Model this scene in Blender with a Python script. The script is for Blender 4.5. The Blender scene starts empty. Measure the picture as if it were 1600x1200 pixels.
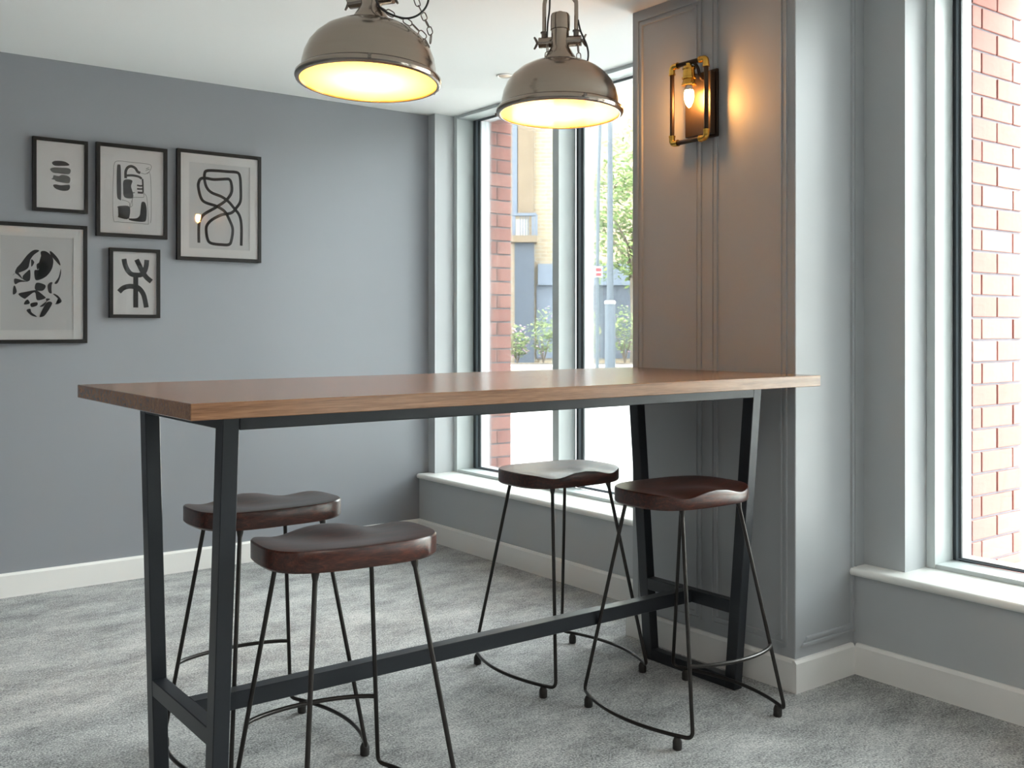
import bpy, bmesh, math, random
from mathutils import Vector, Matrix
random.seed(7)
S = bpy.context.scene
COL = S.collection
PI = math.pi

# ------------------------------------------------------------------ camera
cam_data = bpy.data.cameras.new('camera')
cam = bpy.data.objects.new('camera', cam_data)
COL.objects.link(cam)
YAW = math.radians(52.954)
cam.location = (0, 0, 1.25)
cam.rotation_euler = (PI / 2, 0, YAW - PI / 2)
cam_data.sensor_width = 36
cam_data.lens = 1582.2 / 1600 * 36
cam_data.shift_y = -(600 - 513.16) / 1600
cam_data.clip_start = 0.02
cam_data.clip_end = 300
S.camera = cam
FWD = Vector((math.cos(YAW), math.sin(YAW), 0))
RGT = Vector((math.sin(YAW), -math.cos(YAW), 0))

# ------------------------------------------------------------------ world, exposure
W = bpy.data.worlds.new('overcast_sky'); S.world = W
W.use_nodes = True
bg = W.node_tree.nodes['Background']
bg.inputs[0].default_value = (0.94, 0.988, 1.0, 1)
bg.inputs[1].default_value = 16
vs = S.view_settings
vs.view_transform = 'Standard'; vs.look = 'None'
vs.exposure = 0.58; vs.gamma = 1.0; vs.use_curve_mapping = False
S.cycles.max_bounces = 10
S.cycles.diffuse_bounces = 6
S.cycles.transparent_max_bounces = 16
S.cycles.caustics_reflective = False
S.cycles.caustics_refractive = False
S.cycles.sample_clamp_indirect = 6.0

# daylight portals in the window openings (they only guide the sky light)
def portal(y0, y1, z0, z1, x):
    L = bpy.data.lights.new('window_portal', 'AREA'); L.shape = 'RECTANGLE'
    L.size = abs(z1 - z0); L.size_y = abs(y1 - y0)
    L.cycles.is_portal = True
    o = bpy.data.objects.new('window_portal', L); COL.objects.link(o)
    o.location = (x, (y0 + y1) / 2, (z0 + z1) / 2)
    o.rotation_euler = (0, PI / 2, 0)
portal(3.15, 5.05, .39, 2.52, 3.62)
portal(-.4, 2.0, .39, 2.52, 3.62)
portal(-3.2, -.8, .39, 2.52, 3.62)

CEIL = 2.5337
# ------------------------------------------------------------------ mesh helpers
class MB:
    """collects simple shapes and links them as one mesh object"""
    def __init__(self): self.bm = bmesh.new()
    def box(self, x0, x1, y0, y1, z0, z1, bev=0.0, seg=1, M=None):
        r = bmesh.ops.create_cube(self.bm, size=1.0)['verts']
        for v in r:
            v.co = Vector(((x0 + x1) / 2 + v.co.x * (x1 - x0), (y0 + y1) / 2 + v.co.y * (y1 - y0), (z0 + z1) / 2 + v.co.z * (z1 - z0)))
        if bev > 0:
            es = list({e for v in r for e in v.link_edges})
            q = bmesh.ops.bevel(self.bm, geom=es, offset=bev, segments=seg, affect='EDGES', profile=.5)
            r = list({v for f in q['faces'] for v in f.verts} | {v for v in r if v.is_valid})
        if M is not None:
            for v in r: v.co = M @ v.co
        return self
    def prism(self, poly, axis, a, b):
        """poly: 2-D points, extruded along axis 'x','y' or 'z' from a to b"""
        def P(p, t):
            return {'x': (t, p[0], p[1]), 'y': (p[0], t, p[1]), 'z': (p[0], p[1], t)}[axis]
        A = [self.bm.verts.new(P(p, a)) for p in poly]; B = [self.bm.verts.new(P(p, b)) for p in poly]
        n = len(poly)
        for i in range(n):
            j = (i + 1) % n
            self.bm.faces.new((A[i], A[j], B[j], B[i]))
        self.bm.faces.new(A[::-1]); self.bm.faces.new(B)
        return self
    def hexa(self, q0, q1):
        """solid between two quads of points"""
        A = [self.bm.verts.new(p) for p in q0]; B = [self.bm.verts.new(p) for p in q1]
        for i in range(4):
            j = (i + 1) % 4
            self.bm.faces.new((A[i], A[j], B[j], B[i]))
        self.bm.faces.new(A[::-1]); self.bm.faces.new(B)
        return self
    def tube(self, pts, r, seg=10, caps=True, closed=False):
        pts = [Vector(p) for p in pts]; n = len(pts)
        rs = r if isinstance(r, (list, tuple)) else [r] * n
        T = []
        for i in range(n):
            if closed: t = pts[(i + 1) % n] - pts[i - 1]
            else: t = pts[min(i + 1, n - 1)] - pts[max(i - 1, 0)]
            T.append(t.normalized() if t.length > 1e-9 else Vector((0, 0, 1)))
        up = Vector((0, 0, 1)) if abs(T[0].z) < .9 else Vector((1, 0, 0))
        N = (up - T[0] * up.dot(T[0])).normalized()
        rings = []
        for i in range(n):
            N = (N - T[i] * N.dot(T[i])).normalized(); B = T[i].cross(N)
            rings.append([self.bm.verts.new(pts[i] + (N * math.cos(k * 2 * PI / seg) + B * math.sin(k * 2 * PI / seg)) * rs[i]) for k in range(seg)])
        m = n if closed else n - 1
        for i in range(m):
            a, b = rings[i], rings[(i + 1) % n]
            for k in range(seg):
                l = (k + 1) % seg
                self.bm.faces.new((a[k], a[l], b[l], b[k]))
        if caps and not closed:
            self.bm.faces.new(rings[0][::-1]); self.bm.faces.new(rings[-1])
        return self
    def lathe(self, prof, seg=40, cx=0, cy=0, close=False):
        """prof: list of (r, z); r == 0 makes a pole"""
        rings = []
        for r, z in prof:
            if r < 1e-6: rings.append([self.bm.verts.new((cx, cy, z))])
            else: rings.append([self.bm.verts.new((cx + r * math.cos(k * 2 * PI / seg), cy + r * math.sin(k * 2 * PI / seg), z)) for k in range(seg)])
        prs = list(zip(rings[:-1], rings[1:]))
        if close: prs.append((rings[-1], rings[0]))
        for a, b in prs:
            for k in range(seg):
                l = (k + 1) % seg
                if len(a) == 1 and len(b) == 1: continue
                if len(a) == 1: self.bm.faces.new((a[0], b[l], b[k]))
                elif len(b) == 1: self.bm.faces.new((a[k], a[l], b[0]))
                else: self.bm.faces.new((a[k], a[l], b[l], b[k]))
        return self
    def poly(self, pts):
        f = self.bm.faces.new([self.bm.verts.new(p) for p in pts])
        return self
    def mesh(self, name, mat, smooth=False, angle=None):
        bmesh.ops.recalc_face_normals(self.bm, faces=self.bm.faces[:])
        me = bpy.data.meshes.new(name); self.bm.to_mesh(me); self.bm.free()
        if mat: me.materials.append(mat)
        if smooth:
            for p in me.polygons: p.use_smooth = True
            if angle: me.set_sharp_from_angle(angle=math.radians(angle))
        return me
    def build(self, name, mat, parent=None, smooth=False, angle=None, loc=None, rot=None):
        return place(name, self.mesh(name, mat, smooth, angle), parent, loc, rot)

def place(name, me, parent=None, loc=None, rot=None):
    o = bpy.data.objects.new(name, me); COL.objects.link(o)
    if parent is not None: o.parent = parent
    if loc is not None: o.location = loc
    if rot is not None: o.rotation_euler = rot
    return o
def empty(name, loc=(0, 0, 0), rz=0):
    o = bpy.data.objects.new(name, None); COL.objects.link(o)
    o.location = loc; o.rotation_euler = (0, 0, rz); o.empty_display_size = .1
    return o
def tag(o, label=None, cat=None, group=None, kind=None):
    if label: o['label'] = label
    if cat: o['category'] = cat
    if group: o['group'] = group
    if kind: o['kind'] = kind
    return o
def struct(o, label=None):
    return tag(o, label, None, None, 'structure')
def spline(pts, n=6, closed=False):
    """Catmull-Rom through 2-D or 3-D points"""
    P = [Vector(p) for p in pts]; m = len(P); out = []
    rng = range(m if closed else m - 1)
    for i in rng:
        if closed: a, b, c, d = P[i - 1], P[i], P[(i + 1) % m], P[(i + 2) % m]
        else: a, b, c, d = P[max(i - 1, 0)], P[i], P[i + 1], P[min(i + 2, m - 1)]
        for k in range(n):
            t = k / n
            out.append(.5 * ((2 * b) + (c - a) * t + (2 * a - 5 * b + 4 * c - d) * t * t + (3 * b - a - 3 * c + d) * t ** 3))
    if not closed: out.append(P[-1])
    return out
def fillet(pts, r, n=6):
    """round the inner corners of a polyline"""
    P = [Vector(p) for p in pts]; out = [P[0]]
    for i in range(1, len(P) - 1):
        a = (P[i - 1] - P[i]); b = (P[i + 1] - P[i])
        k = min(r, a.length * .48, b.length * .48)
        p0 = P[i] + a.normalized() * k; p1 = P[i] + b.normalized() * k
        for j in range(n + 1):
            t = j / n
            out.append(p0 * (1 - t) ** 2 + P[i] * 2 * t * (1 - t) + p1 * t * t)
    out.append(P[-1])
    return out

# ------------------------------------------------------------------ material helpers
def new_mat(name):
    m = bpy.data.materials.new(name); m.use_nodes = True
    nt = m.node_tree; b = nt.nodes['Principled BSDF']
    return m, nt, b
def sset(b, name, v):
    if name in b.inputs: b.inputs[name].default_value = v
def basic(name, col, rough=.5, metal=0.0, spec=.5, noise=0.0, nscale=20, bump=0.0, bscale=200, stretch=None, emit=None, estr=0, coat=0):
    m, nt, b = new_mat(name)
    b.inputs['Base Color'].default_value = (*col, 1)
    b.inputs['Roughness'].default_value = rough
    b.inputs['Metallic'].default_value = metal
    sset(b, 'Specular IOR Level', spec)
    if coat: sset(b, 'Coat Weight', coat); sset(b, 'Coat Roughness', .15)
    if emit: sset(b, 'Emission Color', (*emit, 1)); sset(b, 'Emission Strength', estr)
    tc = nt.nodes.new('ShaderNodeTexCoord'); src = tc.outputs['Object']
    if stretch:
        mp = nt.nodes.new('ShaderNodeMapping'); mp.inputs['Scale'].default_value = stretch
        nt.links.new(src, mp.inputs['Vector']); src = mp.outputs['Vector']
    if noise > 0:
        n = nt.nodes.new('ShaderNodeTexNoise'); n.inputs['Scale'].default_value = nscale; n.inputs['Detail'].default_value = 5
        nt.links.new(src, n.inputs['Vector'])
        mx = nt.nodes.new('ShaderNodeMixRGB')
        mx.inputs[1].default_value = (*[c * (1 - noise) for c in col], 1); mx.inputs[2].default_value = (*[min(1, c * (1 + noise)) for c in col], 1)
        nt.links.new(n.outputs['Fac'], mx.inputs[0]); nt.links.new(mx.outputs[0], b.inputs['Base Color'])
    if bump > 0:
        n2 = nt.nodes.new('ShaderNodeTexNoise'); n2.inputs['Scale'].default_value = bscale; n2.inputs['Detail'].default_value = 3
        nt.links.new(src, n2.inputs['Vector'])
        bp = nt.nodes.new('ShaderNodeBump'); bp.inputs['Strength'].default_value = bump; bp.inputs['Distance'].default_value = .002
        nt.links.new(n2.outputs['Fac'], bp.inputs['Height']); nt.links.new(bp.outputs[0], b.inputs['Normal'])
    return m
def ramp(nt, fac, stops):
    r = nt.nodes.new('ShaderNodeValToRGB'); cr = r.color_ramp
    while len(cr.elements) < len(stops): cr.elements.new(.5)
    for e, (p, c) in zip(cr.elements, stops): e.position = p; e.color = (*c, 1)
    nt.links.new(fac, r.inputs[0]); return r.outputs[0]
def wood(name, dark, mid, light, rough, stretch=(1, 14, 14), scale=6.0, coat=0.0, distort=.8):
    m, nt, b = new_mat(name)
    tc = nt.nodes.new('ShaderNodeTexCoord'); mp = nt.nodes.new('ShaderNodeMapping')
    mp.inputs['Scale'].default_value = stretch
    nt.links.new(tc.outputs['Object'], mp.inputs['Vector'])
    n1 = nt.nodes.new('ShaderNodeTexNoise'); n1.inputs['Scale'].default_value = scale; n1.inputs['Detail'].default_value = 6
    n1.inputs['Roughness'].default_value = .6; n1.inputs['Distortion'].default_value = distort
    nt.links.new(mp.outputs[0], n1.inputs['Vector'])
    n2 = nt.nodes.new('ShaderNodeTexNoise'); n2.inputs['Scale'].default_value = scale * 7; n2.inputs['Detail'].default_value = 3
    nt.links.new(mp.outputs[0], n2.inputs['Vector'])
    ad = nt.nodes.new('ShaderNodeMixRGB'); ad.inputs[0].default_value = .35
    nt.links.new(n1.outputs['Fac'], ad.inputs[1]); nt.links.new(n2.outputs['Fac'], ad.inputs[2])
    c = ramp(nt, ad.outputs[0], [(.36, dark), (.5, mid), (.64, light)])
    nt.links.new(c, b.inputs['Base Color'])
    b.inputs['Roughness'].default_value = rough
    if coat: sset(b, 'Coat Weight', coat); sset(b, 'Coat Roughness', .2)
    bp = nt.nodes.new('ShaderNodeBump'); bp.inputs['Strength'].default_value = .08; bp.inputs['Distance'].default_value = .002
    nt.links.new(n2.outputs['Fac'], bp.inputs['Height']); nt.links.new(bp.outputs[0], b.inputs['Normal'])
    return m
def glass(name, tint=(1, 1, 1), refl=.9, rough=0.0):
    m = bpy.data.materials.new(name); m.use_nodes = True; nt = m.node_tree; nt.nodes.clear()
    out = nt.nodes.new('ShaderNodeOutputMaterial'); mix = nt.nodes.new('ShaderNodeMixShader')
    tr = nt.nodes.new('ShaderNodeBsdfTransparent'); tr.inputs[0].default_value = (*tint, 1)
    gl = nt.nodes.new('ShaderNodeBsdfGlossy'); gl.inputs['Roughness'].default_value = rough
    fr = nt.nodes.new('ShaderNodeFresnel'); fr.inputs[0].default_value = 1.5
    mu = nt.nodes.new('ShaderNodeMath'); mu.operation = 'MULTIPLY'; mu.inputs[1].default_value = refl
    nt.links.new(fr.outputs[0], mu.inputs[0]); nt.links.new(mu.outputs[0], mix.inputs[0])
    nt.links.new(tr.outputs[0], mix.inputs[1]); nt.links.new(gl.outputs[0], mix.inputs[2]); nt.links.new(mix.outputs[0], out.inputs[0])
    return m
M = {}
M['wall'] = basic('wall_paint', (.242, .252, .278), .62, noise=.03, nscale=3, bump=.05, bscale=350)
M['column'] = basic('panel_paint', (.37, .385, .40), .42, noise=.02, nscale=4)
M['pier'] = basic('pier_paint', (.45, .47, .485), .5, noise=.02, nscale=4)
M['white'] = basic('white_gloss_paint', (.80, .785, .76), .35, noise=.02, nscale=8)
M['sill'] = basic('sill_paint', (.82, .82, .79), .3, noise=.02, nscale=8)
M['ceiling'] = basic('ceiling_paint', (.80, .80, .79), .8, noise=.015, nscale=2)
M['frame_light'] = basic('window_frame_paint', (.56, .60, .60), .4, noise=.02, nscale=6)
M['frame_out'] = basic('window_outer_paint', (.72, .74, .78), .45)
M['gasket'] = basic('window_gasket', (.035, .042, .05), .5, noise=.1, nscale=30)
M['gasket_lip'] = basic('window_bead', (.17, .20, .23), .45)
M['glass'] = glass('window_glass', (.97, 1, .99), .8)
M['picture_glass'] = glass('picture_glass', (1, 1, 1), .7, .02)
M['steel'] = basic('dark_blue_grey_steel', (.017, .020, .025), .36, .2, noise=.08, nscale=60)
M['rod'] = basic('gunmetal_rod', (.032, .028, .026), .32, .55, noise=.15, nscale=80)
M['glide'] = basic('black_rubber', (.02, .017, .015), .6, noise=.2, nscale=90)
M['table'] = wood('walnut_laminate', (.145, .066, .031), (.228, .112, .056), (.30, .158, .085), .24, (.7, 16, 16), 4.0, .25)
M['seat'] = wood('dark_stained_seat', (.012, .003, .002), (.042, .0092, .0048), (.098, .023, .011), .34, (1.2, 9, 9), 6.0, .12, 1.6)
M['nickel'] = basic('brushed_pewter', (.37, .315, .27), .17, 1.0, noise=.06, nscale=9, stretch=(1, 1, 10))
M['nickel_dark'] = basic('aged_pewter', (.20, .17, .15), .38, 1.0, noise=.1, nscale=30)
M['cable'] = basic('black_cable', (.02, .018, .018), .5, noise=.1, nscale=50)
M['enamel'] = basic('white_enamel', (.86, .84, .80), .35, noise=.01, nscale=10)
M['black_frame'] = basic('black_picture_frame', (.006, .005, .005), .5, spec=.3, noise=.15, nscale=40)
M['paper'] = basic('print_paper', (.90, .89, .90), .8, noise=.015, nscale=30)
M['paper_grey'] = basic('print_paper_grey', (.78, .78, .79), .8, noise=.015, nscale=30)
M['mat'] = basic('mat_board', (.93, .92, .92), .85, noise=.01, nscale=60)
M['ink'] = basic('print_ink', (.030, .029, .032), .75, noise=.2, nscale=60)
M['ink_grey'] = basic('print_ink_brushed', (.13, .13, .13), .8, noise=.7, nscale=14, stretch=(1, 1, 7))
M['brass'] = basic('brass', (.66, .38, .075), .22, 1.0, noise=.08, nscale=50)
M['bronze'] = basic('dark_bronze', (.045, .030, .022), .38, .7, noise=.1, nscale=50)
M['plate'] = basic('bronze_plate', (.06, .042, .03), .42, .6, noise=.1, nscale=30)
M['mortar'] = basic('mortar', (.17, .16, .18), .9, noise=.1, nscale=60, bump=.3, bscale=300)
# ---- carpet
def carpet():
    m, nt, b = new_mat('grey_carpet')
    tc = nt.nodes.new('ShaderNodeTexCoord')
    mp = nt.nodes.new('ShaderNodeMapping'); mp.inputs['Scale'].default_value = (1.0, 1.7, 1); mp.inputs['Rotation'].default_value = (0, 0, math.radians(-37))
    nt.links.new(tc.outputs['Object'], mp.inputs['Vector'])
    def noise(scale, det, vec):
        n = nt.nodes.new('ShaderNodeTexNoise'); n.inputs['Scale'].default_value = scale; n.inputs['Detail'].default_value = det
        n.inputs['Roughness'].default_value = .65
        nt.links.new(vec, n.inputs['Vector']); return n.outputs['Fac']
    big = noise(3.6, 9, mp.outputs[0]); mid = noise(34, 6, mp.outputs[0]); fine = noise(150, 3, tc.outputs['Object'])
    a = nt.nodes.new('ShaderNodeMixRGB'); a.inputs[0].default_value = .36
    nt.links.new(big, a.inputs[1]); nt.links.new(mid, a.inputs[2])
    a2 = nt.nodes.new('ShaderNodeMixRGB'); a2.inputs[0].default_value = .50
    nt.links.new(a.outputs[0], a2.inputs[1]); nt.links.new(fine, a2.inputs[2])
    c = ramp(nt, a2.outputs[0], [(.39, (.125, .127, .128)), (.5, (.335, .337, .335)), (.60, (.575, .572, .56))])
    nt.links.new(c, b.inputs['Base Color']); b.inputs['Roughness'].default_value = .95; sset(b, 'Specular IOR Level', .1)
    bp = nt.nodes.new('ShaderNodeBump'); bp.inputs['Strength'].default_value = .6; bp.inputs['Distance'].default_value = .004
    nt.links.new(fine, bp.inputs['Height']); nt.links.new(bp.outputs[0], b.inputs['Normal'])
    return m
M['carpet'] = carpet()
# ---- brick (colour differs from brick to brick)
def brick_mat(name, c0, c1, c2, scale=40):
    m, nt, b = new_mat(name)
    oi = nt.nodes.new('ShaderNodeObjectInfo'); tc = nt.nodes.new('ShaderNodeTexCoord')
    n = nt.nodes.new('ShaderNodeTexNoise'); n.inputs['Scale'].default_value = scale; n.inputs['Detail'].default_value = 4
    nt.links.new(tc.outputs['Object'], n.inputs['Vector'])
    mx = nt.nodes.new('ShaderNodeMixRGB'); mx.inputs[0].default_value = .4
    nt.links.new(oi.outputs['Random'], mx.inputs[1]); nt.links.new(n.outputs['Fac'], mx.inputs[2])
    c = ramp(nt, mx.outputs[0], [(.15, c0), (.5, c1), (.85, c2)])
    nt.links.new(c, b.inputs['Base Color']); b.inputs['Roughness'].default_value = .85
    bp = nt.nodes.new('ShaderNodeBump'); bp.inputs['Strength'].default_value = .3; bp.inputs['Distance'].default_value = .003
    nt.links.new(n.outputs['Fac'], bp.inputs['Height']); nt.links.new(bp.outputs[0], b.inputs['Normal'])
    return m
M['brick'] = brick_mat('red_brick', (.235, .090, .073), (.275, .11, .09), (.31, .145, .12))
def wall_brick(name, c1, c2, mortar, bw, rh, ms, rot):
    m, nt, b = new_mat(name)
    tc = nt.nodes.new('ShaderNodeTexCoord'); mp = nt.nodes.new('ShaderNodeMapping'); mp.inputs['Rotation'].default_value = rot
    nt.links.new(tc.outputs['Object'], mp.inputs['Vector'])
    br = nt.nodes.new('ShaderNodeTexBrick'); br.inputs['Scale'].default_value = 1.0
    br.inputs['Brick Width'].default_value = bw; br.inputs['Row Height'].default_value = rh; br.inputs['Mortar Size'].default_value = ms
    br.inputs['Color1'].default_value = (*c1, 1); br.inputs['Color2'].default_value = (*c2, 1); br.inputs['Mortar'].default_value = (*mortar, 1)
    nt.links.new(mp.outputs[0], br.inputs['Vector']); nt.links.new(br.outputs[0], b.inputs['Base Color'])
    b.inputs['Roughness'].default_value = .9; return m
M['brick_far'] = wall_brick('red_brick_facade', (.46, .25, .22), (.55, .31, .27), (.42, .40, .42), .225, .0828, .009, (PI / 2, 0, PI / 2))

# ================================================================== STRUCTURE
YA = 5.18          # far picture wall
XB = 3.2135        # wall under the window sills
XP, X2, X3, X4 = 3.278, 3.414, 3.535, 3.606   # pier face, frame front, glazing bead, outer frame end
XL, YN = -3.2, -3.6
struct(MB().box(XL - .1, 3.75, YN - .1, YA + .2, -.12, 0).build('floor', M['carpet']), 'grey mottled carpet floor')
struct(MB().box(XL - .1, 3.75, YN - .1, YA + .2, CEIL, CEIL + .15).build('ceiling', M['ceiling']), 'flat white ceiling')
struct(MB().box(XL - .1, 3.60, YA, YA + .2, 0, CEIL).build('wall_far', M['wall']), 'blue grey painted wall hung with framed prints')
struct(MB().box(XL - .1, XL, YN, YA, 0, CEIL).build('wall_left', M['wall']), 'blue grey side wall')
struct(MB().box(XL, 3.6, YN - .1, YN, 0, CEIL).build('wall_back', M['wall']), 'blue grey back wall')
# the window wall: low wall under the sills and the piers between the windows, each its own piece
ww = struct(MB().box(XB, 3.70, 2.9, YA, 0, .356).build('wall_window', M['pier']), 'low grey wall under the window sill beside the far wall')
MB().box(XP, X4, 5.108, YA, .384, CEIL).build('pier', M['pier'], ww)
wr = struct(MB().box(XB, 3.70, YN, 2.25, 0, .356).build('wall_right', M['pier']), 'low grey wall under the sill right of the panelled column')
MB().box(XP, X4, 2.028, 2.90, .384, CEIL).build('pier', M['pier'], wr)
MB().box(XP, X4, -.8, -.4, .384, CEIL).build('pier', M['pier'], wr)
MB().box(XP, X4, YN, -3.2, .384, CEIL).build('pier', M['pier'], wr)

def skirting(name, segs, label):
    """segs: list of (axis, fixed coordinate of the wall face, direction of the room, a, b)"""
    root = None
    for ax, f, s, a, b in segs:
        t, hgt = .018, .111
        prof = [(f, 0), (f + s * t, 0), (f + s * t, hgt - .010), (f + s * (t - .007), hgt), (f, hgt)]
        m = MB()
        if ax == 'x': m.prism(prof, 'x', a, b)      # runs along x, prof in (y, z)
        else:
            m.prism(prof, 'y', a, b)
        o = m.build(name if root is None else 'board', M['white'], root)
        if root is None: root = o
    return struct(root, label)
skirting('baseboard_far', [('x', YA, -1, XL, XB)], 'white baseboard along the far picture wall')
skirting('baseboard_left', [('y', XL, 1, YN, YA)], 'white baseboard along the side wall')
skirting('baseboard_back', [('x', YN, 1, XL, XB)], 'white baseboard along the back wall')
skirting('baseboard_window', [('y', XB, -1, 3.0165, YA)], 'white baseboard under the far window')
skirting('baseboard_right', [('y', XB, -1, YN, 2.1752)], 'white baseboard right of the column')

# panelled column
CX0, CX1, CY0, CY1 = 2.8766, 3.30, 2.1932, 2.997
col = struct(MB().box(CX0, CX1, CY0, CY1, 0, CEIL, .0025, 1).build('wall_column', M['column']), 'grey panelled column with applied mouldings')
def moulding(parent, side, a0, a1, z0, z1, w=.032, only=None):
    """stepped moulding frame; side '-x' (a = y) or '-y' (a = x); four mitred bars"""
    step = [(0, 0), (.0004, .0075), (.0095, .0075), (.0115, .0025), (.0200, .0025), (.0215, .0080), (w - .002, .0080), (w, 0)]
    def pt(a, z, h):
        return (CX0 - h, a, z) if side == '-x' else (a, CY0 - h, z)
    def bar(c0, c1, d0, d1, name):
        m = MB()
        A = []; B = []
        for off, hh in step:
            A.append(m.bm.verts.new(pt(c0[0] + d0[0] * off, c0[1] + d0[1] * off, hh)))
            B.append(m.bm.verts.new(pt(c1[0] + d1[0] * off, c1[1] + d1[1] * off, hh)))
        for i in range(len(step) - 1): m.bm.faces.new((A[i], A[i + 1], B[i + 1], B[i]))
        m.bm.faces.new((A[-1], A[0], B[0], B[-1]))
        m.bm.faces.new(A); m.bm.faces.new(B[::-1])
        m.build(name, M['column'], parent)
    q = [((a0, z0), (1, 1)), ((a1, z0), (-1, 1)), ((a1, z1), (-1, -1)), ((a0, z1), (1, -1))]
    for i in (only or range(4)):
        (c0, d0), (c1, d1) = q[i], q[(i + 1) % 4]
        bar(c0, c1, d0, d1, 'moulding')
moulding(col, '-x', 2.620, 2.966, .148, 2.498)
moulding(col, '-x', 2.226, 2.572, .148, 2.498)
moulding(col, '-y', 2.904, 3.225, .148, 2.498, only=(0, 1, 2))
cb = MB().prism([(CX0, 0), (CX0 - .018, 0), (CX0 - .018, .101), (CX0 - .011, .111), (CX0, .111)], 'y', CY0, CY1 + .0195).build('baseboard_column', M['white'])
struct(cb, 'white baseboard wrapped round the panelled column')
MB().prism([(CY0, 0), (CY0 - .018, 0), (CY0 - .018, .101), (CY0 - .011, .111), (CY0, .111)], 'x', CX0 - .018, XB - .018).build('board', M['white'], cb)

# windows
def window(name, y0, y1, mulls, g0, g1, sy0, sy1, label):
    """y0 < y1: outer limits of the interior frame; mulls: (ya, yb) of mullions; g: width of bead at near (y0) and far (y1) jamb"""
    root = struct(empty(name, (X2, (y0 + y1) / 2, .384)), label)
    L = Vector(root.location)
    def bx(nm, a, mat, bev=.0015, par=None):
        o = MB().box(a[0] - L.x, a[1] - L.x, a[2] - L.y, a[3] - L.y, a[4] - L.z, a[5] - L.z, bev).build(nm, mat, par or root)
        return o
    zb, zt = .400, 2.516
    bx('frame_jamb', (X2, X3, y1 - .034, y1, .384, CEIL), M['frame_light'])
    bx('frame_jamb', (X2, X3, y0, y0 + .037, .384, CEIL), M['frame_light'])
    bx('frame_head', (X2 + .004, X3, y0 + .037, y1 - .034, zt, CEIL), M['frame_light'])
    bx('frame_bottom_rail', (X2 + .004, X3, y0 + .037, y1 - .034, .384, zb), M['frame_light'])
    edges = [y0 + .037]
    for a, b in mulls:
        bx('mullion', (X2, X3, a, b, zb, zt), M['frame_light'])
        edges += [a, b]
    edges.append(y1 - .034)
    for i in range(0, len(edges), 2):
        a, b = edges[i], edges[i + 1]
        ga = g0 if i == 0 else .06
        gb = g1 if i + 2 == len(edges) else .06
        # glazing bead: dark rubber with a paler lip in the middle, white outer frame behind, pane
        def ring(nm, xa, xb, ia, ib, iz, mat, oa=0.0, ob=0.0, oz=0.0):
            bx(nm, (xa, xb, a + oa, a + ia, zb, zt), mat, .0008)
            bx(nm, (xa, xb, b - ib, b - ob, zb, zt), mat, .0008)
            bx(nm, (xa, xb, a + ia, b - ib, zt - iz, zt - oz), mat, .0008)
            bx(nm, (xa, xb, a + ia, b - ib, zb + oz, zb + iz), mat, .0008)
        ring('glazing_bead', X3, X3 + .010, ga, gb, .012, M['gasket'])
        ring('bead_lip', X3 - .002, X3 + .004, ga * .68, gb * .68, .0085, M['gasket_lip'], ga * .40, gb * .40, .005)
        ring('outer_frame', X3 + .010, X4, ga, gb, .012, M['frame_out'])
        bx('pane', (X3 + .030, X3 + .036, a + ga, b - gb, zb + .012, zt - .012), M['glass'], 0)
    # sill board with rounded nose
    zc, r = .3695, .0145
    prof = [(X2 + .02, .355), (X2 + .02, .384)]
    for k in range(9):
        t = PI / 2 + k * PI / 8
        prof.append((3.200 + r * math.cos(t) * 1.0, zc + r * math.sin(t)))
    m = MB().prism([(p[0] - L.x, p[1] - L.z) for p in prof], 'y', sy0 - L.y, sy1 - L.y)
    m.build('window_sill', M['sill'], root, True, 40)
    return root
window('window_1', 3.15, 5.108, [(4.115, 4.167)], .06, .070, 2.999, 5.165, 'tall two-pane window beside the far wall')
window('window_2', -.4, 2.028, [(.85, .90)], .032, .032, -.8, 2.190, 'tall window right of the panelled column')
window('window_3', -3.2, -.8, [(-2.0, -1.95)], .032, .032, YN, -.8, 'further tall window along the same wall')

# exterior brick piers: mortar core with separate bricks on the reveal that faces the room
def brick_pier(name, x0, x1, y, rows_a, rows_b, label):
    core = struct(MB().box(x0, x1 - .004, y + .008, y + .36, -.15, 2.66).build(name, M['mortar']), label)
    cache = {}
    z = .30 - .0828 * 4; k = 0
    while z < 2.62:
        xx = x0
        for w in (rows_a if k % 2 == 0 else rows_b):
            w_ = min(w, x1 - xx)
            if w_ < .02: break
            key = round(w_, 4)
            if key not in cache:
                cache[key] = MB().box(0, w_ - .009, 0, .02, 0, .0738, .0018).mesh('brick', M['brick'])
            o = place('brick', cache[key], core, (xx, y + random.uniform(-.0012, .0012), z))
            xx += w
        z += .0828; k += 1
    return core
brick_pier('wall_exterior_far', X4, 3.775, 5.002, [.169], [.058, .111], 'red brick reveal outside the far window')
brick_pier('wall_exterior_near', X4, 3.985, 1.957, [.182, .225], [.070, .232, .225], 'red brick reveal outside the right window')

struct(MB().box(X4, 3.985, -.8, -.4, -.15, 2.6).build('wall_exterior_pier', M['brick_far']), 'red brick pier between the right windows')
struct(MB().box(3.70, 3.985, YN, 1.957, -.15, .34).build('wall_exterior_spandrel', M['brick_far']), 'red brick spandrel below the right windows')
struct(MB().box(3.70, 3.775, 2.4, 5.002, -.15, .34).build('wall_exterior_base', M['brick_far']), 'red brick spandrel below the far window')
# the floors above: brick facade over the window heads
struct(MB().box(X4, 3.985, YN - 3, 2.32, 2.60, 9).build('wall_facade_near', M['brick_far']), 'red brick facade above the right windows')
struct(MB().box(X4, 3.775, 2.32, YA + 4, 2.60, 9).build('wall_facade_far', M['brick_far']), 'red brick facade above the far window')

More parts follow.
